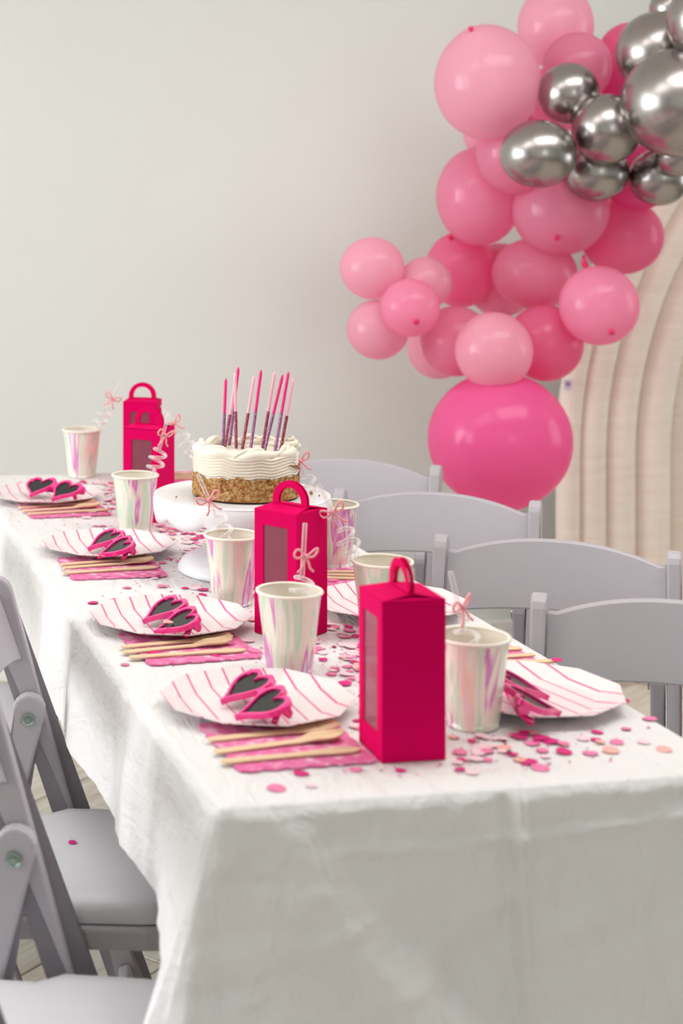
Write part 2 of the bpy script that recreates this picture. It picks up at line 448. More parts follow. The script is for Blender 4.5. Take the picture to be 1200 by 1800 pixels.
def cloth_pt(i, j):
    x, y, nx, ny, side, d = PER[i]
    R = .010
    L = drop_len(PER[i])
    if j < 4:                                        # rounded edge
        a = PI / 2 * j / 4
        return (x - nx * R * (1 - math.sin(a)), y - ny * R * (1 - math.sin(a)), TZ - R * (1 - math.cos(a)))
    t = (j - 4) / (ROWS - 5)
    dr = R + (L - R) * t
    off = .004 + .05 * dr
    sx_ = 0.0                                        # sideways swing of the gathered corner
    wd = .05 + .70 * dr
    if side == 'corner': sx_ = -.26 * dr; off += .02 * dr
    if side == 'front':
        u = min(1, d / wd)
        sx_ = -.26 * dr * (1 - u)
        off += .24 * dr * u ** 1.3 * (1 - .9 * sst(wd - .01, wd + .07 + .22 * dr, d))
    if side == 'left' and y < .4: off += .26 * dr * max(0, 1 - y / (.06 + .9 * dr)) ** 1.3
    if side == 'front':
        off += .014 * sst(.02, .2, dr) * nz(x * 6 + dr * 3, dr * 5, 1.3)
        k = x - dr * .25; off += .0085 * nz(k * 13, dr * 24 + x * 5, 5.2) * sst(.03, .1, dr)
        off += .0035 * nz(x * 30, dr * 48 + x * 9, 9.1)
        off += .0085 * math.exp(-((x - .338 - .01 * dr) / .007) ** 2) - .006 * math.exp(-((x - .322 - .01 * dr) / .009) ** 2)                 # packing creases
        off += .0060 * math.exp(-((dr - .045 - .008 * math.sin(x * 7)) / .006) ** 2) * sst(.05, .2, x)
    elif side == 'left':
        off += .0045 * sst(.01, .14, dr) * math.sin(y * 21 + 2 * nz(y * 3, 0, 4)) + .010 * nz(y * 6, dr * 4, 2.2) * sst(.01, .1, dr)
        off += .003 * nz(y * 30, dr * 12, 7.7)
    elif side == 'back':
        off += .008 * sst(.01, .2, dr) * math.sin((x + y) * 24)
    else:
        off = .001 + .02 * dr
    return (x + nx * off * (0.3 if side == 'corner' else 1) + sx_, y + ny * off, TZ - dr)
cl = MB()
cl.grid(cloth_pt, len(PER), ROWS, True)
def top_pt(i, j):
    x = .010 + (TW - .020) * i / 59; y = .010 + (TL - .020) * j / 199
    e = min(x, TW - x, y, TL - y)
    w = sst(.0101, .04, e)
    return (x, y, TZ + w * (.0006 * nz(x * 9, y * 34, .5) + .0003 * nz(x * 50, y * 70, 2)))
cl.grid(top_pt, 60, 200)
cloth = cl.build('tablecloth', MT['cloth'], smooth=True)
bm = bmesh.new(); bm.from_mesh(cloth.data); bmesh.ops.remove_doubles(bm, verts=bm.verts, dist=.0004); bmesh.ops.recalc_face_normals(bm, faces=bm.faces); bm.to_mesh(cloth.data); bm.free()
tag(cloth, 'white creased cloth draped over the long party table', 'tablecloth')

# ------------------------------------------------------------------ folding chairs
LEAN = .354
def px(z): return -(z - .45) * LEAN
def bar_poly(x0, z0, x1, z1, w, round_top=True):
    """side outline (x,z) of a straight bar with a rounded upper end"""
    d = Vector((x1 - x0, z1 - z0)).normalized(); n = Vector((-d.y, d.x)) * (w / 2)
    P = [(x0 + n.x, z0), (x0 - n.x, z0)]
    P = [(x0 + w / 2 / abs(d.y), z0), (x0 - w / 2 / abs(d.y), z0)]
    c = Vector((x1, z1)) - d * (w / 2)
    for k in range(9):
        a = PI * k / 8
        q = c - n * -1 * math.cos(PI - a) + d * (w / 2) * math.sin(a) if False else c + n * math.cos(PI - a) * -1 * -1 + d * (w / 2) * math.sin(a)
        P.append((q.x, q.y))
    return P
XZ = lambda y: Matrix(((1, 0, 0, 0), (0, 0, -1, y), (0, 1, 0, 0), (0, 0, 0, 1)))     # (x,y,z)->(x, y-z, y)
def rounded_rect(x0, x1, y0, y1, r, n=6):
    P = []
    for cx, cy, a in ((x1 - r, y1 - r, 0), (x0 + r, y1 - r, PI / 2), (x0 + r, y0 + r, PI), (x1 - r, y0 + r, 1.5 * PI)):
        P += [(cx + r * math.cos(a + PI / 2 * k / n), cy + r * math.sin(a + PI / 2 * k / n)) for k in range(n + 1)]
    return P
def seat_poly(inset):
    hw, hr = .172 - inset, .148 - inset
    P = []
    def arc(cx, cy, r, a):
        for k in range(8): P.append((cx + r * math.cos(a + PI / 2 * k / 7), cy + r * math.sin(a + PI / 2 * k / 7)))
    xf, xb = .196 - inset, -.165 + inset
    arc(xf - .075, hw - .075, .075, 0)
    P.append((.0 , hw)); P.append((-.03, hr))
    arc(xb + .03, hr - .03, .03, PI / 2); arc(xb + .03, -hr + .03, .03, PI)
    P.append((-.03, -hr)); P.append((.0, -hw))
    arc(xf - .075, -hw + .075, .075, 1.5 * PI)
    return P
def make_chair(label, loc, rotz):
    t = thing('folding_chair', label, 'chair', loc, rotz, 'white folding chairs around the table')
    for s in (-1, 1):
        y0 = s * .188
        p = MB().prism(bar_poly(px(0), 0.0, px(.80), .80, .054), -.0115, .0115, XZ(y0)).build('post', MT['chair'], t, bevel=.004, bseg=2)
        MB().box((px(.008), y0, .006), (.058, .027, .012)).build('foot_cap', MT['foot'], p, bevel=.002)
        yi = s * .1635
        l = MB().prism(bar_poly(-.165, 0.0, -.056, .630, .050), -.0115, .0115, XZ(yi)).build('rear_leg', MT['chair'], t, bevel=.004, bseg=2)
        ysd = yi - s * .0125
        MB().lathe([(.0, .0), (.0095, .0), (.0095, .003), (.0075, .0035), (.006, .002), (.004, .002), (.0035, .0035), (0, .0035)], 20).build('bolt', MT['bolt'], l).matrix_local = \
            Matrix.Translation((-.061, ysd, .594)) @ Matrix.Rotation(s * PI / 2, 4, 'X')
    # curved, arched back panel
    def bp(i, j):
        s = -1 + 2 * i / 24
        zt, zb = .800 - .030 * abs(s) ** 2.2, .690 - .012 * s * s
        if abs(s) > .93: zt += .006 * (abs(s) - .93) / .07; zb -= .004 * (abs(s) - .93) / .07
        ring = [(0, 0), (0, .2), (0, .5), (0, .8), (0, 1), (1, 1), (1, .8), (1, .5), (1, .2), (1, 0)]
        k, u = ring[j]
        z = zb + (zt - zb) * u
        x = px(z) - .020 * (1 - s * s) + (-.0085 if k else .0085)
        return (x, s * .178, z)
    b = MB(); b.grid(bp, 25, 10)
    n = 25
    b.f += [(9 * n + i, 9 * n + i + 1, i + 1, i) for i in range(24)]
    b.f += [tuple(j * n for j in range(10)), tuple(j * n + 24 for j in range(9, -1, -1))]
    autosmooth(b.build('backrest', MT['chair'], t, bevel=.003, bseg=2), 50)
    MB().prism(seat_poly(0), .397, .429).build('seat_frame', MT['chair'], t, bevel=.007, bseg=3)
    pad = MB()
    o = seat_poly(.006); nn = len(o)
    prof = [(0, .431), (-.001, .437), (-.001, .447), (.003, .455), (.010, .4595), (.03, .462)]
    V = []; F = []
    for ins, z in prof: V += [(x, y, z) for x, y in seat_poly(.006 + ins)]
    for r in range(len(prof) - 1): F += [(r * nn + k, r * nn + (k + 1) % nn, (r + 1) * nn + (k + 1) % nn, (r + 1) * nn + k) for k in range(nn)]
    F += [tuple((len(prof) - 1) * nn + k for k in range(nn)), tuple(range(nn - 1, -1, -1))]
    autosmooth(pad.add(V, F).build('seat_pad', MT['pad'], t), 60)
    MB().box((px(.2), 0, .2), (.018, .352, .036), Matrix.Rotation(-math.atan(LEAN), 3, 'Y')).build('front_stretcher', MT['chair'], t, bevel=.004)
    MB().box((-.165 + .117 * .15 / .612, 0, .15), (.018, .303, .036)).build('rear_stretcher', MT['chair'], t, bevel=.004)
    return t
# left row: the chair's far post stands at the given seat-height point
def left_origin(wx, wy, head):
    return (wx - .188 * -math.sin(head), wy - .188 * math.cos(head), 0)
hB, hA, hC = math.radians(-14), math.radians(-18), math.radians(-12)
chair0 = make_chair('white folding chair on the left side, its padded seat seen whole beside the cloth', left_origin(-.006, .795, hB), hB)
copy_tree(chair0, 'nearest white folding chair on the left, its seat cut by the bottom edge', left_origin(-.104, .283, hA), hA)
copy_tree(chair0, 'white folding chair farthest back on the left, mostly hidden behind another chair', left_origin(-.128, 1.47, hC), hC)
# right row: midpoints between the post tops, all swung round the same way
FX, FY = -.519, -.855
hR = math.atan2(FY, FX)
for (lx, ly), lab in zip([(.648, .583), (.677, 1.000), (.660, 1.453), (.642, 1.878)],
                         ['nearest white folding chair on the right, behind the striped plate with sunglasses', 'second nearest white folding chair on the right, its whole arched back in view',
                          'white folding chair on the right directly below the big hot pink balloon', 'farthest white folding chair on the right, lilac tinted, just behind the cake']):
    mx_, my_ = lx + .17, ly - .103
    copy_tree(chair0, lab, (mx_ + FX * .124, my_ + FY * .124, 0), hR)

# ------------------------------------------------------------------ inflatable arch backdrop
AC, AZ, AY = 3.135, .645, 2.62
ar = thing('arch_backdrop', 'cream padded rainbow arch backdrop of nested fabric tubes', 'backdrop', (AC, AY, 0))
for k, (rad, r) in enumerate([(1.357, .034), (1.289, .044), (1.205, .050), (1.106, .058), (.992, .056), (.884, .056), (.776, .056), (.668, .056)]):
    pts = [(-rad, 0, z * AZ / 12) for z in range(12)] + [(-rad * math.cos(PI * q / 48), 0, AZ + rad * math.sin(PI * q / 48)) for q in range(49)] + [(rad, 0, AZ - z * AZ / 12) for z in range(1, 13)]
    MB().tube([(x, 0 if k < 4 else .03, z) for x, y, z in pts], r, 20).build('tube', MT['arch'], ar, smooth=True)
cg = MB().box((0, 0, 0), (.022, .003, .03)).build('care_tag', MT['tag'], ar, loc=(1.756 - AC, -.040, .855))
MB().box((0, -.002, .003), (.013, .001, .012)).build('print', MT['tag_ink'], cg)

# ------------------------------------------------------------------ balloons
BALLOONS = [
 # x, y, z, rx, rz, colour, label, knot direction (camera side) or None
 (1.658,1.771,1.793,.071,.092,'silver','silver chrome balloon cut by the right edge, high up at the front',None),
 (1.633,1.817,1.605,.130,.128,'silver','largest silver chrome balloon, at the right edge of the photo',None),
 (1.689,1.908,1.485,.057,.052,'silver','small silver chrome balloon tucked under the largest silver one',None),
 (1.529,1.958,1.548,.082,.085,'silver','middle silver balloon of the cluster, touching the largest silver one',None),
 (1.358,1.970,1.487,.090,.082,'silver','leftmost silver chrome balloon of the cluster, slightly egg shaped',None),
 (1.479,2.049,1.639,.073,.076,'silver','round silver balloon at the top left of the silver cluster',None),
 (1.550,2.046,1.445,.079,.072,'silver','silver balloon squeezed below two others, above the pink one with a dark knot',None),
 (1.673,1.972,1.737,.100,.100,'silver','big silver balloon partly behind the largest silver one',None),
 (1.698,2.008,1.432,.073,.070,'silver','lowest silver balloon on the right, beside the cream arch',None),
 (1.742,2.020,1.850,.056,.056,'silver','sliver of a silver balloon at the top right corner of the photo',None),
 (1.527,2.183,1.350,.120,.115,'mid','large pink balloon with a dark knot facing out, under the silver cluster',(-.10,-.80,-.50)),
 (1.313,2.152,1.671,.130,.144,'light','largest pale pink balloon at the upper left of the garland',(-.25,-.45,.82)),
 (1.404,2.185,1.494,.098,.104,'mid','pink balloon half hidden behind the leftmost silver balloon',None),
 (1.552,2.035,1.117,.095,.098,'mid','pink balloon in front of the cream arch, knot at lower right',(.22,-.80,-.55)),
 (1.499,2.269,1.185,.108,.093,'mid','wide pink balloon in the middle of the garland beside a red tied neck',None),
 (1.298,2.083,1.006,.094,.095,'light','pale pink balloon resting on top of the big hot pink one',None),
 (1.375,2.333,1.386,.110,.130,'mid','large egg shaped pink balloon on the left side of the garland',None),
 (1.489,2.444,1.160,.095,.100,'mid','pink balloon partly hidden behind the wide middle one',None),
 (1.478,2.171,1.014,.095,.097,'deep','rose pink balloon at the lower right, above the big hot pink one',None),
 (1.269,2.241,1.016,.089,.090,'mid','pink balloon just left of the pale one resting on the big one',None),
 (1.369,2.433,1.190,.094,.102,'deep','rose pink balloon with its knot at the upper left, left of centre',(-.25,-.55,.80)),
 (1.103,2.140,1.110,.073,.072,'mid','small pink balloon with a knot at lower right, in the left offshoot',(.22,-.90,-.35)),
 (1.326,2.109,.781,.175,.168,'hot','biggest hot pink balloon at the bottom of the garland',(.10,-.30,-.95)),
 (1.048,2.252,1.204,.081,.079,'light','small pale pink balloon at the far left tip of the garland',None),
 (1.286,2.391,.984,.081,.081,'light','pale pink balloon peeking out behind others, above left of the biggest balloon',None),
 (1.177,2.218,1.167,.066,.066,'light','pale pink balloon mostly hidden in the left offshoot',None),
 (1.062,2.250,1.048,.078,.076,'light','pale pink balloon at the lower left of the offshoot',None),
 (1.580,2.193,1.717,.087,.089,'mid','pink balloon above the silver cluster, between silver and pale pink',None),
 (1.570,2.327,1.634,.087,.093,'mid','pink balloon mostly hidden behind the top left silver balloon',None),
 (1.720,2.146,1.434,.087,.084,'hot','hot pink balloon behind the lowest silver balloon',None),
 (1.711,2.209,1.283,.104,.099,'deep','rose pink balloon at the right of the garland in front of the arch',None),
 (1.729,2.185,1.686,.085,.085,'hot','hot pink balloon wedged left of the big silver balloons',None),
 (1.787,2.297,1.763,.084,.084,'deep','rose pink balloon behind the silver ones near the top',None),
 (1.582,2.315,1.834,.097,.112,'light','pale pink balloon cut by the top edge of the photo',None),
 (1.422,2.406,1.549,.053,.053,'light','small pale pink balloon peeking out below the largest pale one',None),
]
sph = MB()
NU, NV = 48, 25
def sp(i, j):
    a = 2 * PI * i / NU; b = PI * (j + .5) / NV
    return (math.sin(b) * math.cos(a), math.sin(b) * math.sin(a), -math.cos(b))
sph.grid(sp, NU, NV, True); sph.f += [tuple(range(NU - 1, -1, -1)), tuple((NV - 1) * NU + k for k in range(NU))]
CAMP = cam.location
for x, y, z, rx, rz, col, lab, kd in BALLOONS:
    b = MB(); ry = (rx + rz) / 2
    b.v = []
    kv = Vector(kd).normalized() if kd else None
    for p in sph.v:
        q = Vector(p)
        if kv is not None:
            c = q.dot(kv)
            if c > .80: q = q * (1 + .035 * ((c - .80) / .20) ** 2)      # the latex draws out towards its neck
        b.v.append((q.x * rx, q.y * ry, q.z * rz))
    b.f = sph.f
    m = MT['silver'] if col == 'silver' else BAL[col]
    o = b.build('balloon', m, smooth=True, loc=(x, y, z))
    tag(o, lab, 'balloon', 'silver chrome balloons of the garland' if col == 'silver' else 'pink balloons of the garland')
    o.rotation_euler = (0, 0, math.radians(-25))
    if kv is not None:
        e = 1 / math.sqrt((kv.x / rx) ** 2 + (kv.y / ry) ** 2 + (kv.z / rz) ** 2) * 1.03
        k = MB().lathe([(.0, -.004), (.006, -.002), (.0045, .002), (.006, .006), (.008, .009), (.005, .011), (0, .010)], 12).build('knot', MT['knot'], o, smooth=True)
        k.matrix_local = Matrix.Translation(kv * e) @ kv.to_track_quat('Z', 'Y').to_matrix().to_4x4()
# the tied neck showing between three balloons
nk = MB().tube([(0, 0, .022), (.001, 0, .010), (.003, 0, .0), (.008, 0, -.010), (.013, 0, -.016)], [.003, .006, .009, .007, .010], 10).build('balloon_neck', MT['knot'], smooth=True, loc=(1.562, 2.13, 1.216))
tag(nk, 'red tied balloon neck showing between the pink balloons', 'balloon neck')

# ------------------------------------------------------------------ paper plates
def make_plate(label, loc, rotz):
    N = 10
    t = thing('paper_plate', label, 'plate', loc, rotz, 'striped paper plates')
    b = MB()
    prof = [(.086, .0012), (.088, .0016), (.104, .0075), (.1215, .0130), (.1225, .0130)]
    top = [[(r * math.cos(2 * PI * (k + .5) / N), r * math.sin(2 * PI * (k + .5) / N), z) for k in range(N)] for r, z in prof]
    bot = [[(x, y, z - .0012) for x, y, z in R] for R in top]
    V = [p for R in top for p in R] + [p for R in bot for p in R]
    n = len(prof); F = [tuple(range(N)), tuple(n * N + k for k in range(N - 1, -1, -1))]
    for r in range(n - 1):
        for k in range(N):
            q = (k + 1) % N
            F += [(r * N + k, r * N + q, (r + 1) * N + q, (r + 1) * N + k), (n * N + r * N + k, n * N + (r + 1) * N + k, n * N + (r + 1) * N + q, n * N + r * N + q)]
    for k in range(N):
        q = (k + 1) % N; F.append(((n - 1) * N + k, (n - 1) * N + q, (2 * n - 1) * N + q, (2 * n - 1) * N + k))
    o = b.add(V, F).build('paper_plate_body', MT['plate'], t)
    o.name = 'dish'
    return t
PZ = TZ + .0045
plate0 = make_plate('striped ten-sided paper plate nearest the camera on the left side', (.143, .317, PZ), 0)
for lab, (x, y), r in [('striped ten-sided paper plate second from the near end on the left', (.134, .722), .0),
                       ('striped paper plate third from the near end on the left, beside an upright cup', (.149, 1.238), .0),
                       ('striped paper plate at the far left end of the table', (.122, 1.755), .06),
                       ('striped paper plate at the right table edge, sunglasses on it and confetti in front', (.490, .283), PI + .22),
                       ('striped paper plate on the right half hidden behind the two gift boxes', (.487, .742), PI + .1)]:
    copy_tree(plate0, lab, (x, y, PZ), r)

# ------------------------------------------------------------------ heart sunglasses
def heart(n, w, h):
    P = []
    for k in range(n):
        t = 2 * PI * k / n
        x = 16 * math.sin(t) ** 3; y = 13 * math.cos(t) - 5 * math.cos(2 * t) - 2 * math.cos(3 * t) - math.cos(4 * t)
        P.append((x / 32 * w, (y + 2.5) / 29 * h))
    return P
def make_glasses(label, loc, rotz):
    """width along local y, heart tops towards local +x, leaning up on the folded temples"""
    t = thing('heart_sunglasses', label, 'sunglasses', loc, rotz, 'heart sunglasses on the plates')
    tilt = math.radians(24)
    # local frame of the front: a = width (-y), b = up along +x and z, n = normal
    A = Vector((0, -1, 0)); B = Vector((math.cos(tilt), 0, math.sin(tilt))); Nn = A.cross(B)
    Mx = Matrix(((A.x, B.x, Nn.x, 0), (A.y, B.y, Nn.y, 0), (A.z, B.z, Nn.z, .021), (0, 0, 0, 1)))
    fr = MB()
    for s in (-1, 1):
        Ms = Mx @ Matrix.Translation((s * .0365, 0, 0)) @ Matrix.Rotation(s * -.16, 4, 'Z')
        fr.ring(heart(40, .072, .071), heart(40, .0605, .0585), -.0038, .0038, Ms)
    fr.box(Mx @ Vector((0, .013, 0)), (.011, .016, .007), Mx.to_3x3() @ Matrix.Rotation(PI / 2, 3, 'Z'))
    for s in (-1, 1):
        fr.box(Mx @ Vector((s * .070, .020, -.003)), (.012, .010, .012), Mx.to_3x3())
    autosmooth(fr.build('rims', MT['frame'], t, bevel=.0015, bseg=2), 50)
    for s in (-1, 1):
        Ms = Mx @ Matrix.Translation((s * .0365, 0, 0)) @ Matrix.Rotation(s * -.16, 4, 'Z')
        MB().prism(heart(40, .061, .059), -.0012, .0012, Ms).build('lens', MT['lens'], t)
        o1, o2 = Vector((s * .072, .020, -.010)), Vector((-s * .045, .016, -.012 - (.005 if s > 0 else 0)))
        o3 = Vector((-s * .062, .002, -.013 - (.005 if s > 0 else 0)))
        MB().tube([Mx @ p for p in (o1, o1 * .6 + o2 * .4, o2, o3)], [.0042, .004, .0036, .0045], 8).build('temple', MT['frame'], t, smooth=True)
    return t
GZ = PZ + .0016
g0 = make_glasses('pink heart sunglasses on the plate nearest the camera on the left', (.125, .276, GZ), math.radians(0))
for lab, (x, y), r in [('pink heart sunglasses on the second plate, a pale confetti dot on the rim', (.118, .667, ), 2),
                       ('pink heart sunglasses on the third striped plate on the left', (.136, 1.168), 4),
                       ('pink heart sunglasses on the farthest left plate, lenses turned to the camera', (.127, 1.718), 38)]:
    copy_tree(g0, lab, (x, y, GZ), math.radians(r))
copy_tree(g0, 'pink heart sunglasses turned away on the right hand plate', (.462, .222, GZ + .001), math.radians(166))

# ------------------------------------------------------------------ napkins and wooden cutlery
def make_napkin(label, loc, rotz):
    P = []
    w, h = .080, .082
    def edge(a, b, n):
        a, b = Vector(a), Vector(b); d = (b - a); nn = Vector((d.y, -d.x)).normalized()
        for k in range(n * 4):
            t = k / (n * 4); P.append(tuple(a + d * t + nn * (.0035 * abs(math.sin(PI * t * n)))))
    edge((-w, -h), (w, -h), 6); edge((w, -h), (w, h), 6); edge((w, h), (-w, h), 6); edge((-w, h), (-w, -h), 6)
    o = MB().prism(P, 0, .0022).build('paper_napkin', MT['napkin'], loc=loc); o.rotation_euler = (0, 0, rotz)
    return tag(o, label, 'napkin', 'pink napkins under the cutlery')
def strip(name, halfw, zc, th, L):
    """flat wooden tool along +x: half width and height given at stations"""
    n = len(halfw); V = []
    for k in range(n):
        x = L * halfw[k][0]; w = halfw[k][1]; z = zc[k]
        V += [(x, -w, z), (x, w, z), (x, w, z + th), (x, -w, z + th)]
    F = [(0, 1, 2, 3), (4 * n - 4, 4 * n - 1, 4 * n - 2, 4 * n - 3)]
    for k in range(n - 1):
        for a in range(4):
            b = (a + 1) % 4; F.append((4 * k + a, 4 * k + 4 + a, 4 * k + 4 + b, 4 * k + b))
    return V, F
HND = [(0, .004), (.01, .0062), (.10, .0070), (.35, .0062), (.55, .0056), (.64, .0065)]
def make_fork(label, loc, rotz):
    st = HND + [(.70, .0100), (.76, .0128), (.82, .0132)]
    V, F = strip('f', st, [.0, 0, 0, .0005, .001, .001, .0015, .002, .0028], .0022, .165)
    b = MB().add(V, F)
    for q in range(4):
        y = -.0104 + q * .00693
        V, F = strip('t', [(.815, .0027), (.92, .0023), (1.0, .0009)], [.0028, .0042, .0066], .0018, .165)
        b.add([(x, yy + y, z) for x, yy, z in V], F)
    o = b.build('wooden_fork', MT['wood'], loc=loc); o.rotation_euler = (0, 0, rotz); return tag(o, label, 'fork', 'wooden forks')
def make_spoon(label, loc, rotz):
    st = HND + [(.70, .0085), (.76, .0120), (.83, .0138), (.90, .0128), (.96, .0090), (.99, .0045), (1.0, .001)]
    n = len(st); zc = [.0, 0, 0, .0005, .001, .001, .001, .0008, .0008, .0012, .0024, .0036, .0042]
    V = []; C = 7
    for k in range(n):
        for c in range(C):
            u = -1 + 2 * c / (C - 1); dish = .0042 * u * u if k >= 6 else 0
            V.append((.165 * st[k][0], st[k][1] * u, zc[k] + dish * min(1, max(0, (k - 5) / 2)) + .002))
    m = len(V); V += [(x, y, z - .002) for x, y, z in V]
    F = []
    for k in range(n - 1):
        for c in range(C - 1):
            a = k * C + c; F += [(a, a + C, a + C + 1, a + 1), (m + a, m + a + 1, m + a + C + 1, m + a + C)]
        F += [(k * C, m + k * C, m + (k + 1) * C, (k + 1) * C), (k * C + C - 1, (k + 1) * C + C - 1, m + (k + 1) * C + C - 1, m + k * C + C - 1)]
    F += [tuple(range(C - 1, -1, -1)) + tuple(m + c for c in range(C)), tuple((n - 1) * C + c for c in range(C)) + tuple(m + (n - 1) * C + c for c in range(C - 1, -1, -1))]
    o = MB().add(V, F).build('wooden_spoon', MT['wood'], loc=loc); o.rotation_euler = (0, 0, rotz); return tag(o, label, 'spoon', 'wooden spoons')
def make_knife(label, loc, rotz):
    st = HND + [(.70, .0075), (.80, .0085), (.90, .0085), (.96, .0062), (1.0, .001)]
    V, F = strip('k', st, [.0, 0, 0, .0003, .0006, .0008, .001, .001, .001, .001, .001], .0022, .168)
    o = MB().add(V, F).build('wooden_knife', MT['wood'], loc=loc); o.rotation_euler = (0, 0, rotz); return tag(o, label, 'knife', 'wooden knives')
CZ = TZ + .0040
SETS = [('at the left place nearest the camera', (.135, .182), .02, [(.047, .199, .09), (.043, .158, .13), (.042, .125, .05)]),
        ('at the second left place, beside the second plate', (.130, .604), .06, [(.032, .602, .09), (.028, .576, .10), (.032, .549, .02)]),
        ('at the third left place, below the third plate', (.125, 1.104), -.02, [(.040, 1.124, .13), (.039, 1.100, .09), (.032, 1.062, .05)]),
        ('at the farthest left place', (.139, 1.636), .03, [(.049, 1.650, .15), (.050, 1.612, .10), (.056, 1.580, .06)])]
for place, (nx_, ny_), nr, cut in SETS:
    make_napkin('pink paper napkin under cutlery ' + place, (nx_, ny_, TZ + .0012), nr)
    make_fork('wooden fork ' + place, (cut[0][0], cut[0][1], CZ), cut[0][2])
    make_spoon('wooden spoon ' + place, (cut[1][0], cut[1][1], CZ), cut[1][2])
    make_knife('wooden knife ' + place, (cut[2][0], cut[2][1], CZ), cut[2][2])
RSETS = [('on the right behind the plate at the table edge', (.500, .462), .05, [(.585, .491, PI - .02), (.588, .459, PI + .06), (.602, .423, PI - .12)]),
         ('on the right between two iridescent cups', (.470, .945), .0, [(.560, .975, PI - .1), (.560, .945, PI - .2), (.570, .915, PI - .25)]),
         ('on the far right beyond the cake', (.470, 1.945), .02, [(.540, 1.985, PI - .03), (.545, 1.955, PI + .02), (.540, 1.925, PI)])]
for place, (nx_, ny_), nr, cut in RSETS:
    make_napkin('pink paper napkin under cutlery ' + place, (nx_, ny_, TZ + .0012), nr)
    make_fork('wooden fork ' + place, (cut[0][0], cut[0][1], CZ), cut[0][2])
    make_spoon('wooden spoon ' + place, (cut[1][0], cut[1][1], CZ), cut[1][2])
    make_knife('wooden knife ' + place, (cut[2][0], cut[2][1], CZ), cut[2][2])

# ------------------------------------------------------------------ cups
def make_cup(label, loc, rotz):
    t = thing('paper_cup', label, 'cup', loc, rotz, 'iridescent paper cups')
    H = .109; r0, r1 = .0312, .0432
    MB().lathe([(r0, .0), (r0, .001)] + [(r0 + (r1 - r0) * k / 12, .001 + (H - .003) * k / 12) for k in range(13)], 64).build('foil_sleeve', MT['foil'], t, smooth=True)
    MB().lathe([(0, .006), (r0 - .001, .006), (r1 - .0008, H - .003)], 64).build('liner', MT['liner'], t, smooth=True)
    rp = [(r1 + .0004 + .0024 * math.cos(2 * PI * k / 12), H - .0024 + .0024 * math.sin(2 * PI * k / 12)) for k in range(13)]
    MB().lathe(rp, 64).build('rolled_rim', MT['liner'], t, smooth=True)
    return t
CUPS = [('L1', (.235, .466), 'iridescent paper cup nearest on the left, behind the first striped plate'), ('L2', (.262, .832), 'iridescent paper cup on the left just beside the middle gift box'),
        ('L3', (.236, 1.401), 'iridescent paper cup on the left in front of the far pair of gift boxes'), ('L4', (.253, 2.020), 'iridescent paper cup standing alone at the far left end'),
        ('R1', (.381, .206), 'iridescent paper cup on the right beside the nearest gift box'), ('R2', (.426, .613), 'iridescent paper cup partly hidden behind the nearest gift box'),
        ('R3', (.507, 1.048), 'iridescent paper cup right of the middle gift box, in front of a chair'), ('R4', (.442, 1.593), 'iridescent paper cup almost hidden behind the left side of the cake')]
cup0 = None; CUPXY = {}
for i, (k, (x, y), lab) in enumerate(CUPS):
    CUPXY[k] = (x, y)
    if cup0 is None: cup0 = make_cup(lab, (x, y, TZ + .0012), 0)
    else: copy_tree(cup0, lab, (x, y, TZ + .0012), i * 1.3)

# ------------------------------------------------------------------ curly straws with bows
SPEC = []
def make_straw(label, loc, rot):
    """local z runs up the straw; z=0 is where it crosses the rim of its cup"""
    t = thing('curly_straw', label, 'straw', loc, 0, 'curly straws with bows'); t.rotation_euler = rot
    pts = [(0, 0, -.055), (0, 0, -.03), (0, 0, -.004)]
    turns, R0, z0, z1 = 2.5, .0145, .004, .050
    n = 60
    for k in range(n + 1):
        f = k / n; a = 2 * PI * turns * f
        r = R0 * min(1, f * 9, (1 - f) * 9 + .0)
        pts.append((r * math.cos(a), r * math.sin(a), z0 + (z1 - z0) * f))
    pts += [(0, 0, .054), (0, 0, .075), (0, 0, .100), (0, 0, .122)]
    MB().tube(pts, .0032, 10).build('tube', MT['straw'], t, smooth=True)
    bw = MB()
    for s in (-1, 1):
        lp = [(s * (.002 + .017 * math.sin(PI * k / 12) * (1)), -.006 - .003 * math.sin(2 * PI * k / 12), .078 + .0 + .010 * math.sin(PI * k / 12) * .6 + .0062 * math.sin(2 * PI * k / 12)) for k in range(13)]
        bw.tube(lp, .0017, 8)
        bw.tube([(0, -.005, .078), (s * .004, -.007, .070), (s * .007, -.007, .062), (s * .013, -.007, .057)], .0017, 8)
    bw.box((0, -.005, .078), (.006, .006, .006))
    bw.build('bow', MT['bow'], t, smooth=True)
    return t
def lean(ax, ang, spin=0.0):
    """rotation that tips local z by ang towards world direction ax (radians from +x)"""
    return (Matrix.Rotation(ax, 4, 'Z') @ Matrix.Rotation(ang, 4, 'Y') @ Matrix.Rotation(-ax + spin, 4, 'Z')).to_euler()
RIMZ = TZ + .110
YR = math.radians(-10.66)                       # world direction of image right
STRAWS = [('L1', 3, 0.016, 0.30, 'clear curly straw with a pale bow standing in the nearest left cup'),
          ('L2', -24, -0.004, -.25, 'clear curly straw leaning left out of the cup beside the middle gift box'),
          ('L3', 14, 0.036, .5, 'clear curly straw with a bow in front of the far gift boxes'),
          ('L4', 26, 0.036, .0, 'clear curly straw leaning right from the cup at the far left end'),
          ('R1', -13, 0.002, .6, 'blurred clear curly straw in the cup beside the nearest gift box'),
          ('R2', -27, -.036, -.2, 'clear curly straw leaning left out of the half hidden cup, coral bow'),
          ('R3', -20, -.030, .0, 'clear curly straw with a coral bow just right of the cake'),
          ('R4', -33, -.036, .1, 'clear curly straw leaning left behind the far gift boxes')]
st0 = None
SINK = {'L1': .033, 'L2': .018, 'R1': .043}
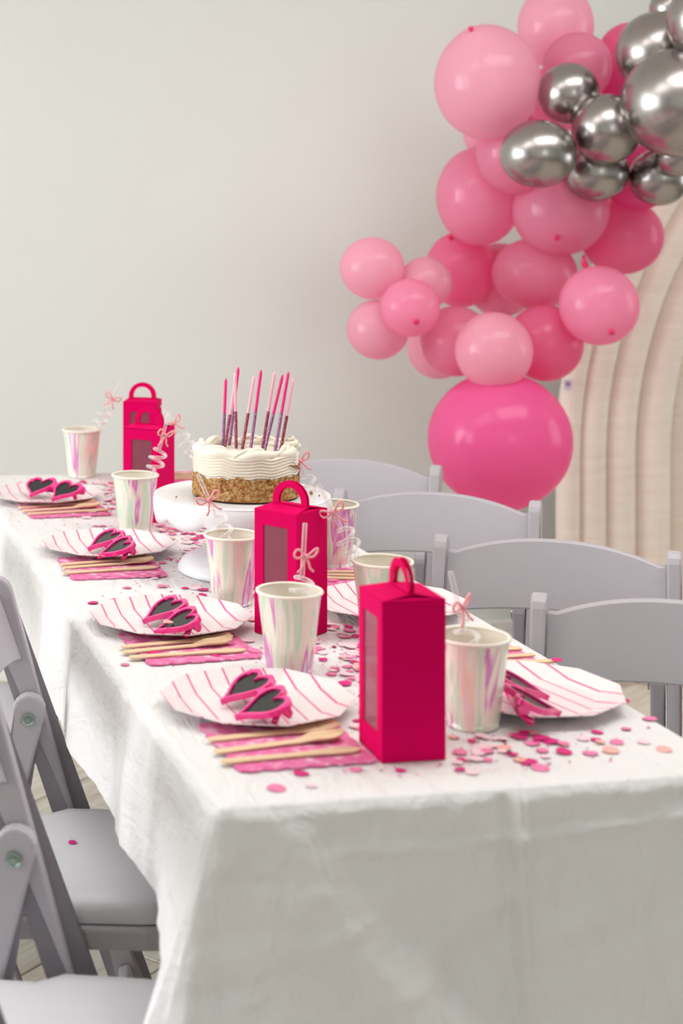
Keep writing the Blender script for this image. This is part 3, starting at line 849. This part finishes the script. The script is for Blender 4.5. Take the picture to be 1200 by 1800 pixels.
for k, deg, off, spin, lab in STRAWS:
    cx, cy = CUPXY[k]
    s = 1 if deg > 0 else -1
    rim = .036 * s if abs(deg) > 12 else off
    loc = (cx + math.cos(YR) * off, cy + math.sin(YR) * off + .004, RIMZ - SINK.get(k, 0))
    rot = lean(YR, math.radians(deg), spin)
    if st0 is None: st0 = make_straw(lab, loc, rot)
    else: copy_tree(st0, lab, loc, rot=rot)

# ------------------------------------------------------------------ gift boxes
def make_box(label, loc, rotz):
    """square tall box; local -x face carries the window, near corner is local (0,0) seen from the camera"""
    S, HB = .076, .183
    t = thing('gift_box', label, 'gift box', loc, rotz, 'magenta gift boxes with handles')
    h = S / 2; th = .0012
    b = MB()
    b.box((0, -h + th / 2, HB / 2), (S, th, HB)).box((0, h - th / 2, HB / 2), (S, th, HB)).box((h - th / 2, 0, HB / 2), (th, S - 2 * th, HB))
    b.box((0, 0, .001), (S - 2 * th, S - 2 * th, .0015))
    b.build('carton', MT['pink'], t)
    Mx = Matrix(((0, 0, 1, -h), (1, 0, 0, 0), (0, 1, 0, 0), (0, 0, 0, 1)))
    out = [(-h + th, 0), (h - th, 0), (h - th, HB), (-h + th, HB)]
    inn = [(-h + .016, .030), (h - .016, .030), (h - .016, HB - .022), (-h + .016, HB - .022)]
    MB().ring(out, inn, 0, th, Mx).build('window_panel', MT['pink'], t)
    MB().prism([(p[0] * 1.04, p[1] + (.003 if p[1] > .1 else -.003)) for p in inn], th + .0002, th + .0006, Mx).build('window_film', MT['film'], t)
    # lid: two sloping flaps that meet under the handle, the front one folded over
    lid = MB()
    z0, z1 = HB, HB + .006
    lid.add([(-h, -h, z0), (-h, h, z0), (.004, h * .8, z1), (.004, -h * .8, z1), (-h, -h, z0 - th), (-h, h, z0 - th), (.004, h * .8, z1 - th), (.004, -h * .8, z1 - th)],
            [(0, 1, 2, 3), (4, 7, 6, 5), (0, 4, 5, 1), (1, 5, 6, 2), (2, 6, 7, 3), (3, 7, 4, 0)])
    lid.build('lid_flap', MT['pink'], t)
    lid = MB()
    lid.add([(h, -h, z0), (h, h, z0), (-.004, h * .8, z1 + .001), (-.004, -h * .8, z1 + .001), (h, -h, z0 - th), (h, h, z0 - th), (-.004, h * .8, z1 - th + .001), (-.004, -h * .8, z1 - th + .001)],
            [(0, 3, 2, 1), (4, 5, 6, 7), (0, 1, 5, 4), (1, 2, 6, 5), (2, 3, 7, 6), (3, 0, 4, 7)])
    lid.build('lid_flap', MT['pink'], t)
    for s in (-1, 1):
        MB().prism([(-h, 0), (h, 0), (h * .25, .026), (-h * .25, .026)], 0, th, Matrix.Translation((0, s * h, HB - .001)) @ Matrix.Rotation(0 if s < 0 else PI, 4, 'Z') @ Matrix.Rotation(math.radians(7), 4, 'X')).build('side_flap', MT['pink'], t)
    # two handle leaves
    oo = [(.031 * math.cos(a), .030 * math.sin(a) + .006) for a in [PI * k / 20 for k in range(21)]]
    ii = [(.0205 * math.cos(a), .0205 * math.sin(a) + .006) for a in [PI * k / 20 for k in range(21)]]
    poly = [(.031, -.004)] + oo + [(-.031, -.004), (-.0205, -.004)] + ii[::-1] + [(.0205, -.004)]
    for s in (-1, 1):
        hb = MB(); n = len(poly)
        Mh = Matrix(((0, 0, 1, s * .0025), (1, 0, 0, 0), (0, 1, 0, HB + .004), (0, 0, 0, 1))) @ Matrix.Rotation(s * .03, 4, 'X')
        A = [(.031, -.004)] + oo + [(-.031, -.004)]; B = [(.0205, -.004)] + ii + [(-.0205, -.004)]
        m = len(A); V = [Mh @ Vector((x, y, d)) for d in (-.0006, .0006) for L in (A, B) for x, y in L]
        F = []
        for k in range(m - 1):
            F += [(k, k + 1, m + k + 1, m + k), (2 * m + k, 3 * m + k, 3 * m + k + 1, 2 * m + k + 1), (k, 2 * m + k, 2 * m + k + 1, k + 1), (m + k, m + k + 1, 3 * m + k + 1, 3 * m + k)]
        F += [(0, m, 3 * m, 2 * m), (m - 1, 3 * m - 1, 4 * m - 1, 2 * m - 1)]
        hb.add(V, F).build('handle', MT['pink'], t)
    return t
def box_place(cx, cy, deg):
    """(cx,cy) is the near corner; the right face runs off at deg from +x"""
    a = math.radians(deg)
    ux, uy = math.cos(a), math.sin(a)
    return (cx + .038 * ux - .038 * uy, cy + .038 * uy + .038 * ux, TZ + .0012), a
(l, a) = box_place(.2215, .097, -1); gb = make_box('nearest magenta gift box, its dark side turned to the camera', l, a)
(l, a) = box_place(.288, .594, 35); copy_tree(gb, 'magenta gift box in the middle of the table with a clear window and handle', l, a)
(l, a) = box_place(.298, 1.462, 52); copy_tree(gb, 'magenta gift box at the far left, front one of the pair', l, a)
(l, a) = box_place(.395, 1.880, 67); copy_tree(gb, 'farthest magenta gift box, its handle rising above the other', l, a)

# ------------------------------------------------------------------ cake stand, cake, candles
SX, SY = .342, 1.043
SH = .128
cs = thing('cake_stand', 'white scalloped pedestal cake stand under the cake', 'cake stand', (SX, SY, TZ + .0012))
MB().lathe([(0, SH - .006), (.138, SH - .006), (.146, SH - .004), (.150, SH), (.151, SH + .003), (.148, SH + .0045), (.143, SH + .002), (.138, SH), (0, SH)], 96).build('plate', MT['ceramic'], cs, smooth=True)
sk = MB()
def skp(i, j):
    a = 2 * PI * i / 192
    sc = abs(math.sin(a * 5.5)) ** .6
    low = .027 + .014 * sc
    J = [(0, .1505), (.15, .1525), (.4, .153), (.7, .152), (1, .150), (1, .148), (.7, .1495), (.4, .150), (.15, .149), (0, .147)][j]
    return (J[1] * math.cos(a), J[1] * math.sin(a), SH + .001 - low * J[0])
sk.grid(skp, 192, 10, True).build('skirt', MT['ceramic'], cs, smooth=True)
MB().lathe([(.028, .035), (.020, .050), (.017, .075), (.020, .100), (.034, .116), (.060, SH - .006)], 48).build('stem', MT['ceramic'], cs, smooth=True)
MB().lathe([(0, .0), (.108, .0), (.111, .003), (.110, .010), (.100, .022), (.080, .032), (.050, .037), (.028, .038), (0, .038)], 72).build('base', MT['ceramic'], cs, smooth=True)

KX, KY, KZ = SX + .008, SY + .005, TZ + .0012 + SH + .0005
ck = thing('birthday_cake', 'round cake with white ridged frosting above a biscuit crumb base', 'cake', (KX, KY, KZ))
def crp(i, j):
    a = 2 * PI * i / 200; z = .003 + .040 * j / 24
    top = .041 + .006 * nz(math.cos(a) * 4, math.sin(a) * 4, 1) + .004 * nz(math.cos(a) * 14, math.sin(a) * 14, 3)
    z = .003 + (top - .003) * j / 24
    r = .0912 + .0024 * nz(math.cos(a) * 26, math.sin(a) * 26, z * 260) + .0015 * nz(math.cos(a) * 60, math.sin(a) * 60, z * 600)
    return (r * math.cos(a), r * math.sin(a), z)
cb = MB().grid(crp, 200, 25, True); cb.f.append(tuple(range(199, -1, -1)))
cb.build('crumb_coat', MT['crumb'], ck, smooth=True)
MB().lathe([(0, .0), (.088, 0), (.0885, .002), (.0885, .005), (.087, .006), (0, .006)], 96).build('biscuit_base', MT['crust'], ck, smooth=True)
def cfp(i, j):
    a = 2 * PI * i / 260; z = .034 + .042 * j / 70
    wv = 1.6 * math.sin(a * 9 + .6) + .9 * math.sin(a * 4 + 2) + .5 * math.sin(a * 17)
    r = .0885 + .0016 * math.sin(z * 2 * PI / .0052 + wv * 1.2) + .0012 * nz(math.cos(a) * 4, math.sin(a) * 4, z * 40)
    return (r * math.cos(a), r * math.sin(a), z)
cf = MB().grid(cfp, 260, 71, True); cf.f.append(tuple(70 * 260 + k for k in range(260)))
cf.build('frosting', MT['cream'], ck, smooth=True)
bd = []
rr = []
for k in range(220):                                   # piped border that swells and twists round the rim
    a = 2 * PI * k / 220
    w = .5 + .5 * math.sin(a * 7 + .8 * math.sin(a * 3))
    R = .0815 + .0022 * math.sin(a * 7 + 1.2)
    bd.append((R * math.cos(a), R * math.sin(a), .0765 + .004 * w + .002 * math.sin(a * 4)))
    rr.append(.0070 + .0022 * w)
MB().tube(bd, rr, 14, closed=True).build('piped_border', MT['cream'], ck, smooth=True)
for q in range(14):                                    # folds lying over the border
    a0 = q * 2 * PI / 14 + .15 * math.sin(q * 3); pts = []; rs = []
    for k in range(9):
        f = k / 8; a = a0 + .55 * f
        pts.append(((.087 - .016 * f) * math.cos(a), (.087 - .016 * f) * math.sin(a), .078 + .0105 * math.sin(PI * f * .8) + .001 * (q % 3)))
        rs.append(.0012 + .0030 * math.sin(PI * f))
    MB().tube(pts, rs, 10).build('frosting_fold', MT['cream'], ck, smooth=True)
dl = []; dr_ = []
for k in range(40):
    f = k / 39; a = 2 * PI * 2.6 * f
    R = .013 * (1 - f) ** .8
    dl.append((.074 + R * math.cos(a), -.020 + R * math.sin(a), .083 + .022 * f)); dr_.append(.0065 * (1 - f) + .0008)
MB().tube(dl, dr_, 10).build('piped_swirl', MT['cream'], ck, smooth=True)
smr = MB()
for q, (a0, a1, z) in enumerate([(-.95, -.45, .060), (-.80, -.40, .056), (-.62, -.30, .053), (-.50, -.22, .058)]):
    smr.tube([(.0912 * math.cos(a0 + (a1 - a0) * k / 8), .0912 * math.sin(a0 + (a1 - a0) * k / 8), z - .006 * k / 8 + .001 * math.sin(k * 2)) for k in range(9)], [.0004, .0010, .0012, .0008, .0013, .0010, .0014, .0008, .0004], 6)
smr.build('crumb_smear', MT['smear'], ck, smooth=True)

def candle(label, px_base, px_top, hot, loc, tip):
    t = thing('birthday_candle', label, 'candle', loc, 0, 'tall thin candles on the cake')
    v = Vector(tip) - Vector(loc); L = v.length
    t.rotation_euler = v.to_track_quat('Z', 'Y').to_euler()
    s = .46 * L
    MB().tube([(0, 0, -.018), (0, 0, s)], .0028, 10).build('glitter_half', MT['glit_purple' if hot else 'glit_red'], t, smooth=False)
    MB().tube([(0, 0, s), (0, 0, L - .006), (0, 0, L - .003), (0, 0, L)], [.0027, .0027, .0018, .0006], 10).build('wax', MT['can_hot' if hot else 'can_light'], t)
CANDLES = [
 ('leftmost hot pink candle, standing straight on the cake', 1, (0.3221, 1.092, 0.9527), (0.327, 1.091, 1.0661)),
 ('pale pink candle leaning right, second from the left on the cake', 0, (0.3242, 1.0848, 0.9527), (0.3417, 1.0815, 1.0638)),
 ('hot pink candle nearly hidden among the left trio on the cake', 1, (0.3395, 1.1091, 0.9527), (0.3543, 1.1063, 1.0839)),
 ('tall pale pink candle third from the left, standing upright on the cake', 0, (0.3408, 1.075, 0.9527), (0.3389, 1.0754, 1.0774)),
 ('pale pink candle alone left of the middle on the cake', 0, (0.3506, 1.0665, 0.9527), (0.37, 1.0628, 1.0732)),
 ('hot pink candle in the middle of the cake, tallest there', 1, (0.3584, 1.0452, 0.9527), (0.3757, 1.0419, 1.0851)),
 ('pale pink candle just right of the middle on the cake', 0, (0.3826, 1.0538, 0.9527), (0.4029, 1.05, 1.0808)),
 ('hot pink candle leaning farthest right on the cake', 1, (0.3786, 1.0283, 0.9527), (0.4083, 1.0227, 1.0787)),
 ('hot pink candle second from the right on the cake', 1, (0.3919, 1.0129, 0.9527), (0.4139, 1.0087, 1.0849)),
 ('rightmost pale pink candle on the cake', 0, (0.406, 1.025, 0.9527), (0.4271, 1.021, 1.0716)),
]
for lab, hot, b, tp in CANDLES: candle(lab, None, None, hot, b, tp)
for k, (x, y, s, lab) in enumerate([(.462, 1.030, .004, 'small brown cake crumb on the stand right of the cake'), (.470, 1.012, .002, 'tiny crumb near the right rim of the cake stand'),
                               (.226, 1.045, .002, 'tiny crumb on the stand left of the cake')]):
    b = MB(); n = 0
    ico = [(random.uniform(.7, 1.1)) for _ in range(40)]
    b.grid(lambda i, j: (s * ico[(i + j * 7) % 40] * math.sin(PI * (j + .5) / 5) * math.cos(i * PI / 4), s * ico[(i * 3 + j) % 40] * math.sin(PI * (j + .5) / 5) * math.sin(i * PI / 4), s * .8 * -math.cos(PI * (j + .5) / 5)), 8, 5, True)
    o = b.build('cake_crumb', MT['crumb'], loc=(x, y, TZ + .0012 + SH + s * .76)); tag(o, lab, 'crumb')

# ------------------------------------------------------------------ confetti
def disc(r, n, kind):
    V = []; P = circ(n, r)
    if kind == 'heart': P = [(x, y) for x, y in heart(14, r * 2, r * 1.9)]; n = 14
    bend = random.uniform(-.12, .25) * r
    top = [(x, y, bend * (x / r) ** 2 + .0006) for x, y in P]
    V = top + [(x, y, z - .0004) for x, y, z in top]
    F = [tuple(range(n)), tuple(n + k for k in range(n - 1, -1, -1))] + [(k, n + k, n + (k + 1) % n, (k + 1) % n) for k in range(n)]
    return V, F
MESH = {}
for c in CONF:
    L = []
    for k in range(4):
        r = (.0075, .0090, .0062, .0105)[k] if c != 'foil' else (.0035, .0045, .0028, .0055)[k]
        V, F = disc(r, 14, 'heart' if (c == 'foil' and k == 3) else 'disc')
        me = bpy.data.meshes.new('confetti_' + c); me.from_pydata(V, [], F); me.materials.append(CONF[c]); L.append(me)
    MESH[c] = L
AVOID = [(x, y, .034) for x, y in CUPXY.values()] + [(SX, SY, .113)] + [(.259, .139, .058), (.284, .650, .058), (.262, 1.542, .058), (.352, 1.97, .058)] + \
        [(x, y, .118) for x, y in ((.143, .317), (.134, .722), (.149, 1.238), (.122, 1.755), (.490, .283), (.487, .742))]
NAP = [(x, y) for _, (x, y), _, _ in SETS + RSETS]
def free(x, y, m):
    if not (.02 < x < TW - .02 and .03 < y < TL - .03): return False
    if any((x - a) ** 2 + (y - b) ** 2 < (r + m) ** 2 for a, b, r in AVOID): return False
    return True
CW = {'pale': 'pale pink', 'rose': 'rose pink', 'magenta': 'magenta', 'foil': 'dark magenta foil', 'blush': 'peachy blush'}
ANCHOR = [(.235, .466, 'the nearest left cup'), (.262, .832, 'the cup by the middle gift box'), (.236, 1.401, 'the third left cup'), (.253, 2.020, 'the farthest left cup'),
          (.381, .206, 'the cup by the nearest gift box'), (.426, .613, 'the cup behind the nearest gift box'), (.507, 1.048, 'the cup right of the cake'), (.442, 1.593, 'the cup hidden by the cake'),
          (SX, SY, 'the cake stand'), (.259, .135, 'the nearest gift box'), (.290, .647, 'the middle gift box'), (.270, 1.530, 'the far pair of gift boxes'), (.36, 1.93, 'the farthest gift box'),
          (.143, .317, 'the nearest left plate'), (.134, .722, 'the second left plate'), (.149, 1.238, 'the third left plate'), (.122, 1.755, 'the farthest left plate'),
          (.490, .283, 'the right hand plate'), (.487, .742, 'the half hidden right plate'), (.135, .182, 'the nearest cutlery'), (.130, .604, 'the second set of cutlery'), (.125, 1.104, 'the third set of cutlery'),
          (.139, 1.636, 'the farthest cutlery'), (.500, .462, 'the right hand cutlery'), (.470, .945, 'the cutlery between the right cups'), (.470, 1.945, 'the cutlery beyond the cake')]
placed = []
def put(x, y, c, k=None, z=None, where=None):
    me = random.choice(MESH[c]) if k is None else MESH[c][k]
    onnap = any(abs(x - a) < .085 and abs(y - b) < .088 for a, b in NAP)
    o = bpy.data.objects.new('confetti', me); COL.objects.link(o)
    near = sum(1 for q in placed if (q[0] - x) ** 2 + (q[1] - y) ** 2 < .015 ** 2)
    o.location = (x, y, (z if z is not None else TZ + .0016 + (.0025 if onnap else 0) + .0006 * min(near, 5)))
    o.rotation_euler = (random.uniform(-.08, .08), random.uniform(-.08, .08), random.uniform(0, 2 * PI))
    placed.append((x, y))
    if where is None:
        best = min(ANCHOR, key=lambda q: (q[0] - x) ** 2 + (q[1] - y) ** 2)
        dx_, dy_ = x - best[0], y - best[1]
        rel = ('just right of' if dx_ > 0 else 'just left of') if abs(dx_) > abs(dy_) else ('just behind' if dy_ > 0 else 'in front of')
        where = rel + ' ' + best[2]
    tag(o, '%s confetti %s %s' % (CW[c], 'flake' if c == 'foil' else 'dot', where), 'confetti', '%s confetti %s' % (CW[c], where))
# single pieces that stand apart
put(.603, .185, 'rose', 1, where='at the right edge, in front of the striped plate'); put(.555, .155, 'rose', 2, where='just below the right hand plate')
put(.610, .255, 'magenta', 2, where='touching the right corner of the right hand plate'); put(.470, .085, 'rose', 1, where='alone on the bare cloth at the near right')
put(.560, .080, 'blush', 1, where='alone on the bare cloth farther to the near right'); put(.440, .145, 'magenta', 3, where='in front of the right hand cup')
put(.080, .045, 'rose', 3, where='lying alone at the near edge below the napkin'); put(.120, .045, 'pale', 2, where='faint at the near edge of the cloth')
put(.600, .415, 'magenta', 0, z=CZ + .005, where='on the tip of the right hand knife')
put(.107, .632, 'blush', 0, z=PZ + .024, where='on the rim of the second pair of sunglasses')
cnt = 0
while cnt < 250:
    u = random.random()
    if u < .66: x, y = random.gauss(.36, .085), random.uniform(.05, 2.0)
    elif u < .82: x, y = random.gauss(.12, .06), random.uniform(.06, 2.0)
    else: x, y = random.gauss(.50, .06), random.uniform(.06, 2.0)
    if y > 1.45 and random.random() < .35: continue
    c = random.choices(['pale', 'rose', 'magenta', 'foil', 'blush'], [30, 30, 24, 22, 5])[0]
    if not free(x, y, .006): continue
    put(x, y, c); cnt += 1
# pieces on the left chair's seat
put(-.034, .627, 'magenta', 2, z=.4635, where='on the padded seat of the left chair')
# the loose drift of tissue dots under and between the larger ones
MIDDLE = MB(); n = 0
while n < 620:
    x, y = random.gauss(.36, .075), random.uniform(.08, 1.95)
    if not free(x, y, .008) or any(abs(x - a) < .09 and abs(y - b) < .09 for a, b in NAP): continue
    r = random.uniform(.005, .010); a = random.uniform(0, 6.28); tx, ty = random.uniform(-.10, .10), random.uniform(-.10, .10)
    z = TZ + .0012 + .0016 * random.random() + r * .07
    V = []
    for q in range(9):
        ca_, sa_ = r * math.cos(a + q * 2 * PI / 9), r * math.sin(a + q * 2 * PI / 9)
        V.append((x + ca_, y + sa_, z + tx * ca_ + ty * sa_))
    MIDDLE.add(V + [(p[0], p[1], p[2] - .0003) for p in V], [tuple(range(9)), tuple(range(17, 8, -1))] + [(q, 9 + q, 9 + (q + 1) % 9, (q + 1) % 9) for q in range(9)])
    n += 1
do = MIDDLE.build('tissue_confetti', CONF['pale'])
for c in ('rose', 'magenta', 'blush'): do.data.materials.append(CONF[c])
for i, p in enumerate(do.data.polygons): p.material_index = (0, 1, 0, 2, 0, 1, 0, 1, 2, 0, 3)[(i // 11) % 11]
do['kind'] = 'stuff'; tag(do, 'drift of pale and rose tissue confetti strewn along the middle of the table', 'confetti drift')
# the fine scatter nobody could count
sc = MB()
n = 0
while n < 1500:
    x, y = random.gauss(.34, .10), random.uniform(.05, 2.03)
    if not free(x, y, .003): continue
    r = random.uniform(.0010, .0030); a = random.uniform(0, 6.28)
    P = [(x + r * math.cos(a + q * 2.1) * random.uniform(.6, 1.2), y + r * math.sin(a + q * 2.1) * random.uniform(.6, 1.2)) for q in range(3)]
    sc.prism(P, TZ + .0014, TZ + .0020); n += 1
so = sc.build('confetti_shards', CONF['magenta'])
so.data.materials.append(CONF['foil']); so.data.materials.append(CONF['rose']); so.data.materials.append(CONF['pale'])
for i, p in enumerate(so.data.polygons): p.material_index = (0, 1, 2, 3, 2, 3)[(i // 5) % 6]
so['kind'] = 'stuff'; tag(so, 'fine pink and magenta confetti shards sprinkled over the white cloth', 'confetti shards')
